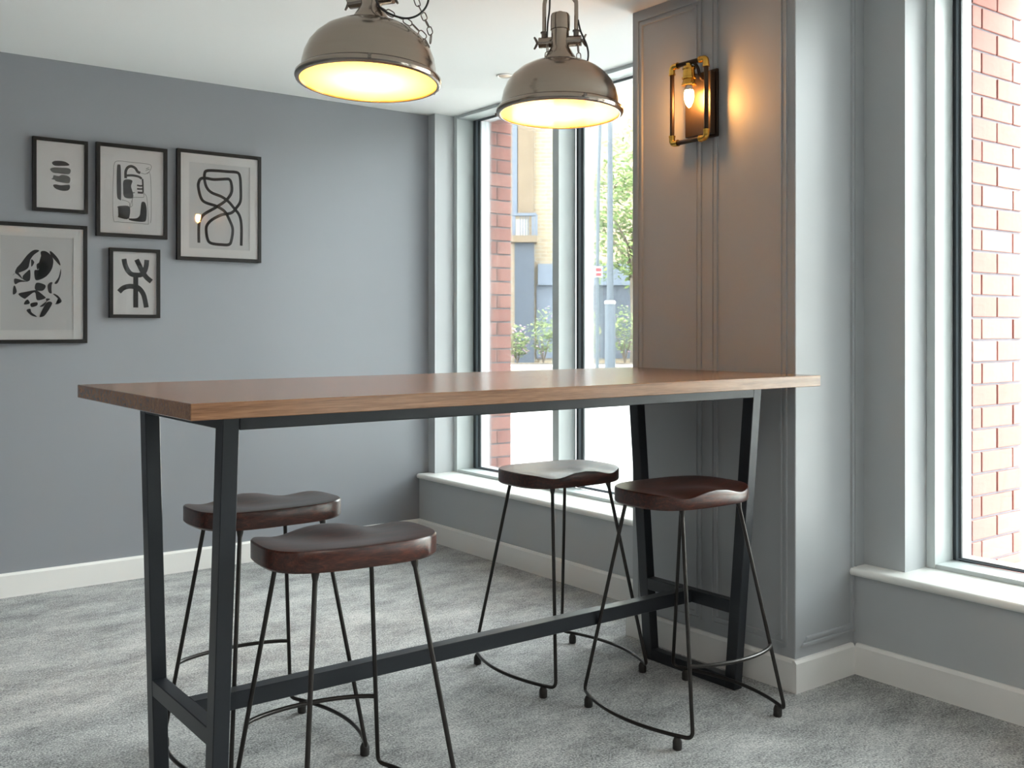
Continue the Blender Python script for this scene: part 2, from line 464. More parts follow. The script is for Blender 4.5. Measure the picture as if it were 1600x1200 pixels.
# ceiling downlight in view (unlit); lit ones out of view are added as room fill
def downlight(x, y, lit, label, group=None):
    r = tag(empty('downlight', (x, y, CEIL)), label, 'downlight', group)
    MB().lathe([(.043, -.0005), (.045, -.004), (.036, -.006), (.033, -.003), (.033, -.0005)], 32).build('trim_ring', M['enamel'], r, True, 40)
    MB().lathe([(.033, -.001), (.031, -.0035), (.0, -.0035)], 32).build('reflector', M['lamp_face'], r, True)
    if lit:
        L = bpy.data.lights.new('fill_lamp', 'AREA'); L.shape = 'DISK'; L.size = .12; L.energy = lit; L.color = (1, .93, .84); L.spread = math.radians(150)
        lo = bpy.data.objects.new('fill_lamp', L); COL.objects.link(lo); lo.parent = r; lo.location = (0, 0, -.012)
    return r
M['lamp_face'] = basic('downlight_reflector', (.62, .48, .36), .4, noise=.1, nscale=20)
downlight(3.068, 4.124, 0, 'small recessed ceiling downlight by the far window head')
for i, (x, y) in enumerate([(.9, .2), (-.9, .2), (.9, -1.8), (-.9, -1.8), (-2.4, -.4), (-2.4, 1.6)]):
    downlight(x, y, 7, 'added unseen fill light, shaped as a downlight, in the open part of the room', 'added fill lights further back in the room')

# ================================================================== TABLE
TX0, TX1, TY0, TY1, TZ = .7334, 2.8610, 2.0785, 2.9808, 1.0935
TH = .036
tc_ = Vector(((TX0 + TX1) / 2, (TY0 + TY1) / 2, 0))
tb = tag(empty('bar_table', tc_), 'long high bar table with walnut top and dark steel trestle legs', 'table')
def tbx(nm, x0, x1, y0, y1, z0, z1, mat, bev=.002):
    return MB().box(x0 - tc_.x, x1 - tc_.x, y0 - tc_.y, y1 - tc_.y, z0, z1, bev).build(nm, mat, tb)
tbx('tabletop', TX0, TX1, TY0, TY1, TZ - TH, TZ, M['table'], .0015)
ZU = TZ - TH
yc = 2.547
for fx in (.865, 2.715):
    x0, x1 = fx - tc_.x, fx + .040 - tc_.x
    for s in (-1, 1):
        yo = lambda z: yc + s * (.222 + (.309 - .222) * z / ZU) - tc_.y     # outer face of the leg
        yi = lambda z: yo(z) - s * .046
        q0 = [(x0, yo(0), 0), (x1, yo(0), 0), (x1, yi(0), 0), (x0, yi(0), 0)]
        q1 = [(x0, yo(ZU), ZU), (x1, yo(ZU), ZU), (x1, yi(ZU), ZU), (x0, yi(ZU), ZU)]
        lg = MB().hexa(q0, q1)
        bmesh.ops.bevel(lg.bm, geom=lg.bm.edges[:], offset=.002, segments=1, affect='EDGES')
        lg.build('leg', M['steel'], tb)
    tbx('frame_crossbar', fx + .001, fx + .039, yc - .215, yc + .215, .263, .307, M['steel'])
    tbx('frame_foot_bar', fx + .001, fx + .039, yc - .185, yc + .185, 0.0, .042, M['steel'])
    tbx('frame_top_bar', fx + .001, fx + .039, yc - .27, yc + .27, ZU - .040, ZU, M['steel'])
tbx('apron_rail', .905, 2.715, yc - .308, yc - .266, ZU - .042, ZU, M['steel'])
tbx('apron_rail', .905, 2.715, yc + .266, yc + .308, ZU - .042, ZU, M['steel'])
tbx('stretcher', .900, 2.720, yc - .022, yc + .022, .262, .308, M['steel'])

# ================================================================== STOOLS
def seat_mesh():
    a, b, n = .221, .158, 3.1
    N = 72
    def out(t, k=1.0):
        c, s = math.cos(t), math.sin(t)
        return (math.copysign(abs(c) ** (2 / n), c) * a * k, math.copysign(abs(s) ** (2 / n), s) * b * k)
    def g(x, m, w): return math.exp(-((x - m) / w) ** 2)
    def top(x, y):
        z = .7425
        fr = max(0, min(1, (y + .06) / .20)); fr = fr * fr * (3 - 2 * fr)
        z -= .017 * (g(x, -.125, .062) + g(x, .125, .062)) * fr          # thigh hollows
        z -= .010 * math.exp(-(x / .15) ** 2 - ((y + .02) / .085) ** 2)  # bowl
        z += .002 * g(x, 0, .05) * fr                                    # pommel
        return z
    m = MB(); bm = m.bm; rings = []
    spec = [('b', .0), ('b', .5), ('b', .975), ('s', .012), ('t', 1.0), ('t', .985)] + [('t', k) for k in (.93, .85, .75, .64, .52, .4, .28, .16, .07)]
    zb = .690
    for kind, k in spec:
        ring = []
        if kind == 'b' and k == 0: rings.append([bm.verts.new((0, 0, zb))]); continue
        for i in range(N):
            t = 2 * PI * i / N
            if kind == 'b': x, y = out(t, k); z = zb
            elif kind == 's': x, y = out(t); z = zb + .006
            else:
                x, y = out(t, k); z = top(x, y) - (.005 if k == 1.0 else (.0012 if k == .985 else 0))
            ring.append(bm.verts.new((x, y, z)))
        rings.append(ring)
    rings.append([bm.verts.new((0, 0, top(0, 0)))])
    for p, q in zip(rings[:-1], rings[1:]):
        for i in range(N):
            j = (i + 1) % N
            if len(p) == 1: bm.faces.new((p[0], q[j], q[i]))
            elif len(q) == 1: bm.faces.new((p[i], p[j], q[0]))
            else: bm.faces.new((p[i], p[j], q[j], q[i]))
    return m.mesh('seat', M['seat'], True, 38)
BX, BY, TX, TY = .204, .252, .126, .128
RZ = .040; RR = .0062
def rail_pt(y): return BX + .060 * (1 - (y / BY) ** 2)
def leg_mesh(sx, sy):
    # rod from under the seat, bent at the bottom into the floor rail
    y1 = BY - .045
    pts = fillet([(sx * TX, sy * TY, .690), (sx * BX, sy * BY, RZ), (sx * rail_pt(y1), sy * y1, RZ)], .034, 7)
    m = MB().tube(pts, RR, 10)
    d = (Vector((sx * BX, sy * BY, RZ)) - Vector((sx * TX, sy * TY, .69))).normalized()
    top = Vector((sx * TX, sy * TY, .6905))
    m.tube([top, top + d * .010, top + d * .022], [.0105, .009, RR], 10)
    return m.mesh('leg', M['rod'], True, 50)
def rail_mesh(sx):
    y1 = BY - .045
    pts = [(sx * rail_pt(y), y, RZ) for y in [y1 * (-1 + 2 * k / 16) for k in range(17)]]
    return MB().tube(pts, RR, 10).mesh('floor_rail', M['rod'], True, 50)
def glide_mesh():
    return MB().lathe([(0, 0), (.0120, 0), (.0140, .003), (.0140, .024), (.0120, .029), (.009, RZ - .004), (0, RZ - .004)], 16).mesh('foot_glide', M['glide'], True, 40)
FZ = .240; tt = (FZ - RZ) / (.69 - RZ)
FX, FY = BX + (TX - BX) * tt, BY + (TY - BY) * tt
def footrest_mesh():
    pts = [(FX * (-1 + 2 * k / 18), FY + .050 * (1 - (-1 + 2 * k / 18) ** 2) ** .8, FZ) for k in range(19)]
    return MB().tube(pts, RR, 10).mesh('footrest', M['rod'], True, 50)
me_seat = seat_mesh(); me_leg = {(sx, sy): leg_mesh(sx, sy) for sx in (-1, 1) for sy in (-1, 1)}
me_rail = {s: rail_mesh(s) for s in (-1, 1)}; me_glide = glide_mesh(); me_foot = footrest_mesh()
def stool(x, y, rz, label):
    r = tag(empty('bar_stool', (x, y, 0), rz), label, 'stool', 'saddle seat bar stools round the table')
    place('seat', me_seat, r)
    for k in me_leg: place('leg', me_leg[k], r)
    for s in (-1, 1):
        rl = place('floor_rail', me_rail[s], r)
        for sy in (-1, 1): place('foot_glide', me_glide, rl, (s * rail_pt(.207), sy * .207, 0))
    place('footrest', me_foot, r)
    return r
R_ = math.radians
stool(1.179, 2.248, R_(-5), 'dark wooden saddle stool with red-brown lit edge at the open end of the table')
stool(1.218, 2.833, R_(.5), 'dark wooden saddle stool at the table side facing the framed prints')
stool(2.434, 2.304, R_(178.1), 'dark wooden saddle stool in front of the table, in front of the panelled column')
stool(2.384, 2.871, R_(177.4), 'dark wooden saddle stool between the table and the far window, its seat shining with daylight')
# ================================================================== PENDANT LAMPS
def emit_mat(name, col, strength):
    m = bpy.data.materials.new(name); m.use_nodes = True; nt = m.node_tree; nt.nodes.clear()
    o = nt.nodes.new('ShaderNodeOutputMaterial'); e = nt.nodes.new('ShaderNodeEmission')
    e.inputs[0].default_value = (*col, 1); e.inputs[1].default_value = strength
    nt.links.new(e.outputs[0], o.inputs[0]); return m
def frosted():
    m = bpy.data.materials.new('frosted_glass'); m.use_nodes = True; nt = m.node_tree; nt.nodes.clear()
    out = nt.nodes.new('ShaderNodeOutputMaterial'); mix = nt.nodes.new('ShaderNodeMixShader')
    tl = nt.nodes.new('ShaderNodeBsdfTranslucent'); tl.inputs[0].default_value = (.93, .90, .84, 1)
    gl = nt.nodes.new('ShaderNodeBsdfGlossy'); gl.inputs['Roughness'].default_value = .03
    fr = nt.nodes.new('ShaderNodeFresnel'); fr.inputs[0].default_value = 1.5
    nt.links.new(fr.outputs[0], mix.inputs[0]); nt.links.new(tl.outputs[0], mix.inputs[1]); nt.links.new(gl.outputs[0], mix.inputs[2])
    nt.links.new(mix.outputs[0], out.inputs[0]); return m
M['frosted'] = frosted()
M['lamp_bulb'] = emit_mat('pendant_bulb_glow', (1, .43, .055), 400)
DOME = [(.197, .004), (.1945, .010), (.1905, .016), (.1895, .040), (.184, .066), (.173, .092), (.156, .115), (.132, .136), (.103, .152), (.075, .160), (.054, .1635)]
NECK = [(.056, .1625), (.0545, .170), (.0510, .179), (.044, .190), (.037, .201), (.0318, .210), (.0295, .215), (.0295, .272)]
def torus_link(l=.030, w=.018, r=.0017):
    pts = []
    hw, hl = w / 2 - r, l / 2 - r
    for k in range(24):
        t = 2 * PI * k / 24
        pts.append((hw * math.cos(t) * 1.0, 0, (hl - hw) * (1 if math.sin(t) > 0 else -1) * min(1, abs(math.sin(t)) * 3) + hw * math.sin(t)))
    return MB().tube(pts, r, 6, closed=True).mesh('chain_link', M['nickel_dark'], True)
me_link = torus_link()
def chain(parent, path, pitch=.0245):
    """path: 3-D points in the parent's space; single links, each turned a quarter against the last"""
    P = [Vector(p) for p in path]
    seg = [(P[i + 1] - P[i]).length for i in range(len(P) - 1)]; tot = sum(seg); n = max(2, int(tot / pitch))
    for k in range(n):
        s = (k + .5) * tot / n; i = 0
        while i < len(seg) - 1 and s > seg[i]: s -= seg[i]; i += 1
        p = P[i].lerp(P[i + 1], s / max(seg[i], 1e-6)); d = (P[i + 1] - P[i]).normalized()
        q = d.to_track_quat('Z', 'Y'); q = q @ Matrix.Rotation(PI / 2 * (k % 2) + .35, 4, 'Z').to_quaternion()
        o = place('chain_link', me_link, parent, p); o.rotation_mode = 'QUATERNION'; o.rotation_quaternion = q
def loc(r, c, z): return RGT * r - FWD * c + Vector((0, 0, z))   # sideways, towards the viewer side, up
def pendant(x, y, z, tilt_f, tilt_r, arm_turn, label, swag):
    r = tag(empty('pendant_lamp', (x, y, z)), label, 'pendant lamp', 'industrial dome pendants over the table')
    Rm = Matrix.Rotation(tilt_f, 4, RGT) @ Matrix.Rotation(tilt_r, 4, FWD)
    eul = Rm.to_euler()
    def part(m, nm, mat, sm=True, ang=40): return m.build(nm, mat, r, sm, ang, rot=eul)
    outer = DOME; inner = [(rr - .0025, zz - .0015) for rr, zz in DOME[::-1]]
    part(MB().lathe(outer + [(.054, .162)] + inner, 64, close=True), 'shade', M['nickel'])
    part(MB().lathe([(rr - .003, zz - .002) for rr, zz in DOME[1:]] + [(0, .160)], 64), 'shade_lining', M['enamel'])
    part(MB().lathe([(.190, .017), (.198, .015), (.2065, .006), (.2075, -.002), (.205, -.008), (.199, -.011), (.194, -.010), (.194, -.004), (.197, .004)], 64, close=True), 'rim_ring', M['nickel'])
    part(MB().lathe([(.1938, -.006), (0, -.006)], 64), 'glass_diffuser', M['frosted'])
    part(MB().lathe(NECK, 40), 'neck', M['nickel'])
    part(MB().lathe([(.0295, .268), (.0318, .270), (.0318, .315), (.029, .322), (.012, .326), (.008, .331), (0, .332)], 40), 'neck_cap', M['nickel'])
    # bulb and holder inside the shade
    part(MB().lathe([(0, .160), (.020, .160), (.020, .118), (0, .118)], 20), 'lamp_holder', M['enamel'])
    part(MB().lathe([(0, .118), (.013, .116), (.020, .104), (.027, .088), (.029, .075), (.025, .060), (.014, .050), (0, .047)], 24), 'bulb', M['lamp_bulb'])
    # cross arm with wing nuts, yoke rods up to the hook
    ax = (Matrix.Rotation(arm_turn, 3, 'Z') @ RGT)
    za = .231
    part(MB().tube([ax * -.070 + Vector((0, 0, za)), ax * .070 + Vector((0, 0, za))], .0175, 20), 'cross_arm', M['nickel'])
    for s in (-1, 1):
        e = ax * (s * .070) + Vector((0, 0, za))
        m = MB().tube([e, e + ax * (s * .008)], .006, 10)
        pv = Vector((0, 0, 1))
        for w in (-1, 1):
            m.tube([e + ax * (s * .005), e + ax * (s * .011) + pv * (w * .012), e + ax * (s * .016) + pv * (w * .020)], [.0045, .004, .003], 8)
        part(m, 'wing_nut', M['nickel_dark'])
        b = ax * (s * .053) + Vector((0, 0, za))
        part(MB().tube([b + Vector((0, 0, .014)), b + Vector((0, 0, .030))], .009, 12).tube([b + Vector((0, 0, .030)), b + Vector((0, 0, .035))], .012, 12), 'yoke_socket', M['nickel_dark'])
        pts = fillet([b + Vector((0, 0, .033)), b + Vector((0, 0, .150)), ax * (s * .010) + Vector((0, 0, .430))], .05, 6)
        part(MB().tube(pts, .0068, 12), 'yoke_rod', M['nickel'])
    part(MB().tube([ax * -.013 + Vector((0, 0, .430)), ax * .013 + Vector((0, 0, .430))], .009, 12), 'yoke_bridge', M['nickel'])
    # rim screws and clamps
    for k, t in enumerate((.35, 2.45, 4.6)):
        d = Vector((math.cos(t + arm_turn), math.sin(t + arm_turn), 0))
        part(MB().tube([d * .203 + Vector((0, 0, .003)), d * .214 + Vector((0, 0, .003))], .0035, 8).tube([d * .213 + Vector((0, 0, .003)), d * .218 + Vector((0, 0, .003))], .0055, 8), 'rim_screw', M['nickel_dark'])
    zc = CEIL - z
    chain(r, [(0, 0, .437), (0, 0, zc - .02)])
    MB().lathe([(0, zc), (.055, zc), (.055, zc - .006), (.048, zc - .018), (.012, zc - .022), (0, zc - .022)], 32).build('ceiling_rose', M['nickel'], r, True, 40)
    for path in swag.get('chains', []): chain(r, [loc(*p) for p in path])
    for path in swag.get('cables', []):
        MB().tube(spline([loc(*p) for p in path], 8), .0030, 8).build('cable', M['cable'], r, True)
    return r
pendant(1.410, 2.545, 1.957, R_(-3.0), R_(1.6), R_(-22), 'pewter dome pendant lamp with chain and cable draped over its shade',
        dict(chains=[[(.031, .035, .200), (.070, .035, .176), (.105, .035, .160), (.135, .03, .142), (.158, .028, .118), (.175, .025, .085)],
                     [(.178, .03, .095), (.180, .03, .120), (.170, .02, .150), (.158, .01, .178), (.140, .0, .215), (.105, 0, .32), (.06, 0, .45), (.02, 0, .57)]],
             cables=[[(.015, .03, .30), (.022, .045, .235), (.038, .05, .192), (.075, .045, .170), (.115, .04, .163), (.150, .035, .178), (.172, .03, .215), (.172, .02, .29), (.11, .01, .42), (.03, 0, .575)]]))
pendant(2.116, 2.545, 1.957, R_(-2.0), R_(.4), R_(-12), 'pewter dome pendant lamp with visible neck and yoke, over the column end of the table',
        dict(chains=[[(-.040, .02, .215), (-.042, .02, .165)], [(.058, .02, .215), (.062, .02, .160)], [(.058, -.02, .36), (.03, -.01, .40), (.0, 0, .44)]],
             cables=[[(-.032, .02, .42), (-.034, .025, .33), (-.040, .03, .28), (-.042, .03, .235)], [(.060, .0, .30), (.068, .01, .26), (.086, .02, .215), (.092, .02, .18), (.088, .0, .15)]]))

# ================================================================== WALL SCONCE
sy, sx = 2.600, CX0
sc = tag(empty('wall_sconce', (sx, sy, 2.09)), 'brass and black pipe wall sconce with a bare candle bulb, on the panelled column', 'wall lamp')
MB().box(-.020, -.0085, -.072, .072, -.130, .122, .002).build('back_plate', M['bronze'], sc)
MB().box(-.046, -.020, -.064, .064, -.120, .112, .002).build('front_plate', M['plate'], sc)
fx, y0, y1, z0, z1, pr = -.092, -.084, .086, -.145, .145, .0085
def elbow(cy, cz, dy, dz):
    c = Vector((fx, cy, cz))
    pts = fillet([c + Vector((0, dy * .030, 0)), c, c + Vector((0, 0, dz * .030))], .020, 7)
    m = MB().tube(pts, pr + .0030, 14)
    m.tube([c + Vector((0, dy * .024, 0)), c + Vector((0, dy * .031, 0))], pr + .0042, 14)
    m.tube([c + Vector((0, 0, dz * .024)), c + Vector((0, 0, dz * .031))], pr + .0042, 14)
    m.build('brass_elbow', M['brass'], sc, True, 45)
for cy, dy in ((y0, 1), (y1, -1)):
    for cz, dz in ((z0, 1), (z1, -1)): elbow(cy, cz, dy, dz)
for cy in (y0, y1): MB().tube([(fx, cy, z0 + .027), (fx, cy, z1 - .027)], pr, 14).build('pipe', M['bronze'], sc, True, 45)
for cz in (z0, z1): MB().tube([(fx, y0 + .027, cz), (fx, y1 - .027, cz)], pr, 14).build('pipe', M['bronze'], sc, True, 45)
MB().tube(fillet([(-.036, -.028, .085), (-.060, -.028, .085), (-.075, -.028, .125), (fx, -.020, z1)], .02, 5), .006, 10).build('support_arm', M['bronze'], sc, True)
MB().lathe([(0, .142), (.011, .142), (.011, .132), (.022, .130), (.025, .122), (.022, .117), (.023, .104), (.023, .093), (.026, .091), (.026, .084), (.022, .082), (.025, .070), (.028, .066), (.028, .060), (.015, .058), (0, .058)], 28, fx, .0).build('lamp_socket', M['brass'], sc, True, 35)
M['candle_glow'] = emit_mat('candle_bulb_glow', (1, .44, .11), 215)
MB().lathe([(.0125, .060), (.0135, .048), (.0155, .042)], 20, fx, 0).build('bulb_collar', M['enamel'], sc, True)
MB().lathe([(.0155, .042), (.0185, .026), (.0180, .012), (.0125, -.006), (.006, -.018), (0, -.023)], 20, fx, 0).build('bulb', M['candle_glow'], sc, True)

# ================================================================== FRAMED PRINTS
ART = dict(p3=[[(-112,-193),(-112,-107),(-103,-69),(-81,-41),(-27,-7),(26,31),(55,64),(66,96),(61,135),(50,150),(31,150),(-32,142),(-75,145),(-101,140),(-112,122),(-115,97),(-103,46),(-81,20),(-27,6),(5,-7),(31,-26),(53,-66),(70,-112),(63,-170),(50,-194),(10,-197),(-43,-193),(-64,-176),(-73,-131),(-69,-100),(-43,-70),(10,-40),(63,-26),(91,4),(113,42),(114,116),(110,168),(95,190),(42,190),(-22,189),(-69,184),(-81,169),(-81,130),(-69,95),(-43,72),(10,55),(47,32),(79,-2),(107,-37),(118,-93),(117,-197)],[(-170,224),(179,232),(176,-235),(-168,-243)]],
           p4=[[(-53,120),(-48,93),(-36,65),(-18,46),(4,42),(30,44),(48,64),(56,93),(58,119)],[(8,119),(24,86),(38,58),(56,32),(81,11)],[(4,40),(4,-39),(4,-121)],[(-77,-44),(-57,-25),(-32,-16),(-8,-16),(18,-23),(40,-51),(50,-86),(56,-120)]],
           p1=[[(-38,58),(-28,67),(-6,70),(17,69),(32,63),(40,55),(30,50),(4,47),(-22,45),(-33,49)],[(-46,28),(-31,36),(1,38),(30,39),(43,35),(46,25),(40,12),(24,9),(-6,10),(-31,11),(-42,18)],[(-41,-19),(-28,-11),(-31,-1),(-9,-3),(7,4),(30,2),(43,-7),(43,-22),(37,-33),(11,-33),(-23,-28),(-15,-24),(-31,-22)],[(-33,-48),(-22,-44),(1,-46),(27,-42),(41,-42),(42,-57),(33,-68),(11,-72),(-15,-67),(-28,-59)]],
           p2=[[(-73,121),(-64,129),(-56,122),(-54,52),(-54,-40),(-62,-44),(-73,-30),(-75,50)],[(-32,64),(-32,96),(-22,118),(-4,126),(15,118),(26,102),(39,97)],[(-40,54),(0,56),(-8,22),(3,-4),(1,-32),(-38,-30),(-44,10)],[(-73,-83),(-56,-75),(-13,-77),(-18,-135),(-56,-135),(-70,-127),(-50,-119),(-66,-111),(-64,-101),(-42,-95),(-44,-89)],[(-16,-135),(21,-131),(38,-111),(44,-56),(54,-46),(65,-54),(71,-87),(68,-135),(55,-147),(17,-147),(-12,-143)],[(73,94),(89,116),(93,137),(73,145),(-8,146),(-73,145),(-88,124),(-90,90),(-94,-36),(-90,-145),(-68,-155),(13,-155),(73,-157),(79,-147),(75,-66),(70,-20),(55,-4),(55,-24),(3,-30),(1,-67),(-12,-77),(-16,-54),(-52,-44)],[(40,97),(63,93),(89,89),(93,-107),(89,-151)],[(-16,-135),(-10,-73),(1,-38)],[(-4,14),(0,-4),(12,-4)],[(83,129),(68,120),(85,120),(65,110)],[(-34,77),(1,81),(32,77),(46,68)],[(50,68),(52,34),(53,-2)],[(23,34),(38,32),(52,34)],[(23,16),(38,16),(52,18)],[(26,-2),(40,-2),(53,-2)]],
           p5=[[(8,155),(-16,157),(-44,133),(-72,92),(-90,70),(-96,46),(-66,54),(-40,73),(-32,108),(-16,134)],[(14,150),(35,154),(58,137),(70,112),(63,70),(39,35),(8,17),(-10,19),(-14,58),(-2,62),(22,37),(39,52),(51,70),(44,91),(28,103),(16,103),(10,85),(0,64),(-4,89),(10,102),(16,125)],[(54,155),(68,148),(93,118),(101,88),(77,113),(58,137)],[(103,73),(103,42),(89,4),(75,3),(93,32)],[(-48,52),(-32,62),(-34,13),(-60,15),(-64,32)],[(-26,113),(-14,99),(-26,78),(-28,98)],[(-99,20),(-62,12),(-40,8),(-76,4),(-97,-6)],[(-106,-54),(-104,-19),(-97,-14),(-90,-43)],[(-2,4),(35,-8),(24,-33),(-6,-32),(-12,-17)],[(44,-10),(54,5),(66,6),(58,-20),(63,-45),(49,-40)],[(-83,-51),(-48,-40),(-12,-32),(2,-36),(26,-56),(35,-69),(-2,-79),(-12,-42),(-44,-65),(-58,-73)],[(68,-48),(89,-55),(107,-81),(93,-95),(77,-96),(97,-79)],[(-58,-100),(-54,-85),(-42,-77),(-34,-95)],[(-30,-95),(-2,-89),(-2,-104),(-26,-112)],[(10,-109),(35,-87),(56,-73),(37,-71),(39,-87),(26,-107)],[(10,-152),(39,-91),(65,-93),(35,-147),(18,-158)],[(-48,-128),(-32,-120),(-26,-137),(-2,-157),(-26,-152)],[(-108,33),(-95,44),(-64,17),(-81,46),(-92,48)]])
def ribbon(m, pts, w, y):
    P = spline(pts, 5)
    L = []; Rr = []
    for i, p in enumerate(P):
        t = (P[min(i + 1, len(P) - 1)] - P[max(i - 1, 0)]); t = t.normalized() if t.length > 0 else Vector((1, 0))
        n = Vector((-t.y, t.x))
        L.append(m.bm.verts.new((p.x + n.x * w / 2, y, p.y + n.y * w / 2))); Rr.append(m.bm.verts.new((p.x - n.x * w / 2, y, p.y - n.y * w / 2)))
    for i in range(len(P) - 1): m.bm.faces.new((L[i], L[i + 1], Rr[i + 1], Rr[i]))
def blob(m, pts, y, smooth=True):
    P = spline(pts, 4, True) if smooth else [Vector(p) for p in pts]
    f = m.bm.faces.new([m.bm.verts.new((p.x, y, p.y)) for p in P])
    bmesh.ops.triangulate(m.bm, faces=[f])
def picture(key, cx, cz, w, h, label, fw, mat_w, strokes, polys, grey=()):
    """strokes: {index: width}; polys: indices filled; drawn flat on the paper"""
    r = tag(empty('framed_print', (cx, YA, cz)), label, 'picture', 'framed abstract prints on the far wall')
    d = .021
    # four mitred bars
    for (ax_, s) in (('z', -1), ('z', 1), ('x', -1), ('x', 1)):
        m = MB()
        if ax_ == 'z':    # horizontal bar at bottom / top
            o, i = s * h / 2, s * (h / 2 - fw)
            m.hexa([(-w / 2, -d, o), (w / 2, -d, o), (w / 2 - fw, -d, i), (-w / 2 + fw, -d, i)], [(-w / 2, -.001, o), (w / 2, -.001, o), (w / 2 - fw, -.001, i), (-w / 2 + fw, -.001, i)])
        else:
            o, i = s * w / 2, s * (w / 2 - fw)
            m.hexa([(o, -d, -h / 2), (o, -d, h / 2), (i, -d, h / 2 - fw), (i, -d, -h / 2 + fw)], [(o, -.001, -h / 2), (o, -.001, h / 2), (i, -.001, h / 2 - fw), (i, -.001, -h / 2 + fw)])
        m.build('frame_bar', M['black_frame'], r)
    iw, ih = w / 2 - fw, h / 2 - fw
    sheet = MB().box(-iw, iw, -.0125, -.004, -ih, ih).build('print_sheet', M['paper_grey'] if mat_w else M['paper'], r)
    if mat_w:
        m = MB(); a, b = iw - mat_w, ih - mat_w
        for q in ((-iw, iw, b, ih), (-iw, iw, -ih, -b), (-iw, -a, -b, b), (a, iw, -b, b)): m.box(q[0], q[1], -.0152, -.0122, q[2], q[3])
        m.build('mat_board', M['mat'], r)
    L = [[(x / 1000, z / 1000) for x, z in s] for s in ART[key]]
    y = -.0128
    for k, wd in strokes.items():
        m = MB(); ribbon(m, L[k], wd, y - .00006 * k); m.build('ink_line', M['ink'], sheet)
    for k in polys:
        m = MB(); blob(m, L[k], y - .00006 * k, key != 'p2' or len(L[k]) < 13); m.build('ink_shape', M['ink'], sheet)
    for k in grey:
        m = MB(); blob(m, L[k], y - .00006 * k); m.build('brush_dab', M['ink_grey'], sheet)
    MB().box(-iw, iw, -.0178, -.0160, -ih, ih).build('glazing', M['picture_glass'], r)
    return r
picture('p1', 1.1945, 1.981, .247, .350, 'small black framed print of four stacked brush dabs', .016, 0, {}, [0, 3], (1, 2))
picture('p2', 1.5295, 1.9315, .345, .459, 'medium black framed print of an abstract figure with hands inside a thin outline', .018, 0, {1: .013, 5: .0016, 6: .0016, 7: .0016, 8: .004, 9: .0016, 10: .011, 11: .008, 12: .008, 13: .008, 14: .010}, [0, 2, 3, 4])
picture('p3', 1.9785, 1.887, .453, .570, 'large black framed print of one looping black line, nearest the window', .018, .045, {0: .0150}, [])
picture('p4', 1.5425, 1.475, .247, .346, 'small black framed print of thick crossing curved strokes', .017, 0, {0: .024, 1: .024, 2: .024, 3: .024}, [])
picture('p5', 1.0925, 1.4625, .445, .567, 'large black framed print of black and white interlocking shapes', .018, .045, {}, list(range(18)))

# ================================================================== OUTSIDE
GZ = -.15
def far(depth, u, v=None):
    """a place in the street, given by distance ahead and direction"""
    p = FWD * depth + RGT * ((u - 800) / 1582.2 * depth)
    return Vector((p.x, p.y, 1.25 + (513.16 - v) * depth / 1582.2 if v is not None else GZ))
M['paving'] = basic('pale_paving', (.52, .52, .50), .8, noise=.12, nscale=3, stretch=(1, 3, 1))
struct(MB().box(3.70, 90, -60, 110, GZ - .3, GZ).build('ground', M['paving']), 'pale street paving outside')
# street building
M['tan'] = wall_brick('tan_brick', (.34, .265, .175), (.27, .20, .13), (.32, .29, .25), .45, .15, .018, (PI / 2, 0, 0))
M['tan_stone'] = basic('tan_stone', (.17, .125, .085), .9, noise=.15, nscale=2)
M['slate_blue'] = basic('blue_grey_cladding', (.105, .125, .165), .6, noise=.1, nscale=2)
M['shop_dark'] = basic('dark_shopfront', (.045, .056, .078), .4, noise=.2, nscale=2)
M['pale_stone'] = basic('pale_stone', (.60, .57, .52), .8, noise=.08, nscale=3)
D = 40.0
bo = far(D, 880)
bl = tag(empty('street_building', (bo.x, bo.y, GZ), YAW - PI / 2), 'tan brick building with blue grey shopfront across the street', 'building')
px = D / 1582.2
def bx_(u): return (u - 880) * px
def bz_(v): return 1.25 + (513.16 - v) * px - GZ
def bpart(nm, mat, u0, u1, v0, v1, d0, d1):
    return MB().box(bx_(u0), bx_(u1), d0, d1, bz_(v1), bz_(v0)).build(nm, mat, bl)
MB().box(-14, 14, 0, 6, 0, 14).build('wall', M['tan'], bl)
bpart('fascia', M['slate_blue'], 840, 1300, 413, 446, -.35, 0)
bpart('shopfront', M['shop_dark'], 900, 1300, 446, 560, -.12, 0)
bpart('stall_wall', M['slate_blue'], 838, 900, 446, 560, -.10, 0)
bpart('pilaster', M['tan_stone'], 809, 834, -80, 335, -.30, 0)
bpart('drain_pipe', M['slate_blue'], 800, 808, 100, 335, -.28, 0)
bpart('door_panel', M['shop_dark'], 804, 834, 381, 575, -.55, 0)
bpart('balcony_slab', M['tan_stone'], 798, 838, 371, 381, -.9, 0)
bpart('balcony_head', M['slate_blue'], 799, 837, 336, 340, -.75, -.5)
for u in (800, 804, 812, 816, 820, 824, 830, 835):
    bpart('balcony_post', M['slate_blue'], u, u + (4 if u in (800, 830, 835) else 1.2), 338, 371, -.72, -.62)
bpart('balcony_window', M['pale_stone'], 806, 824, 344, 369, -.34, -.3)

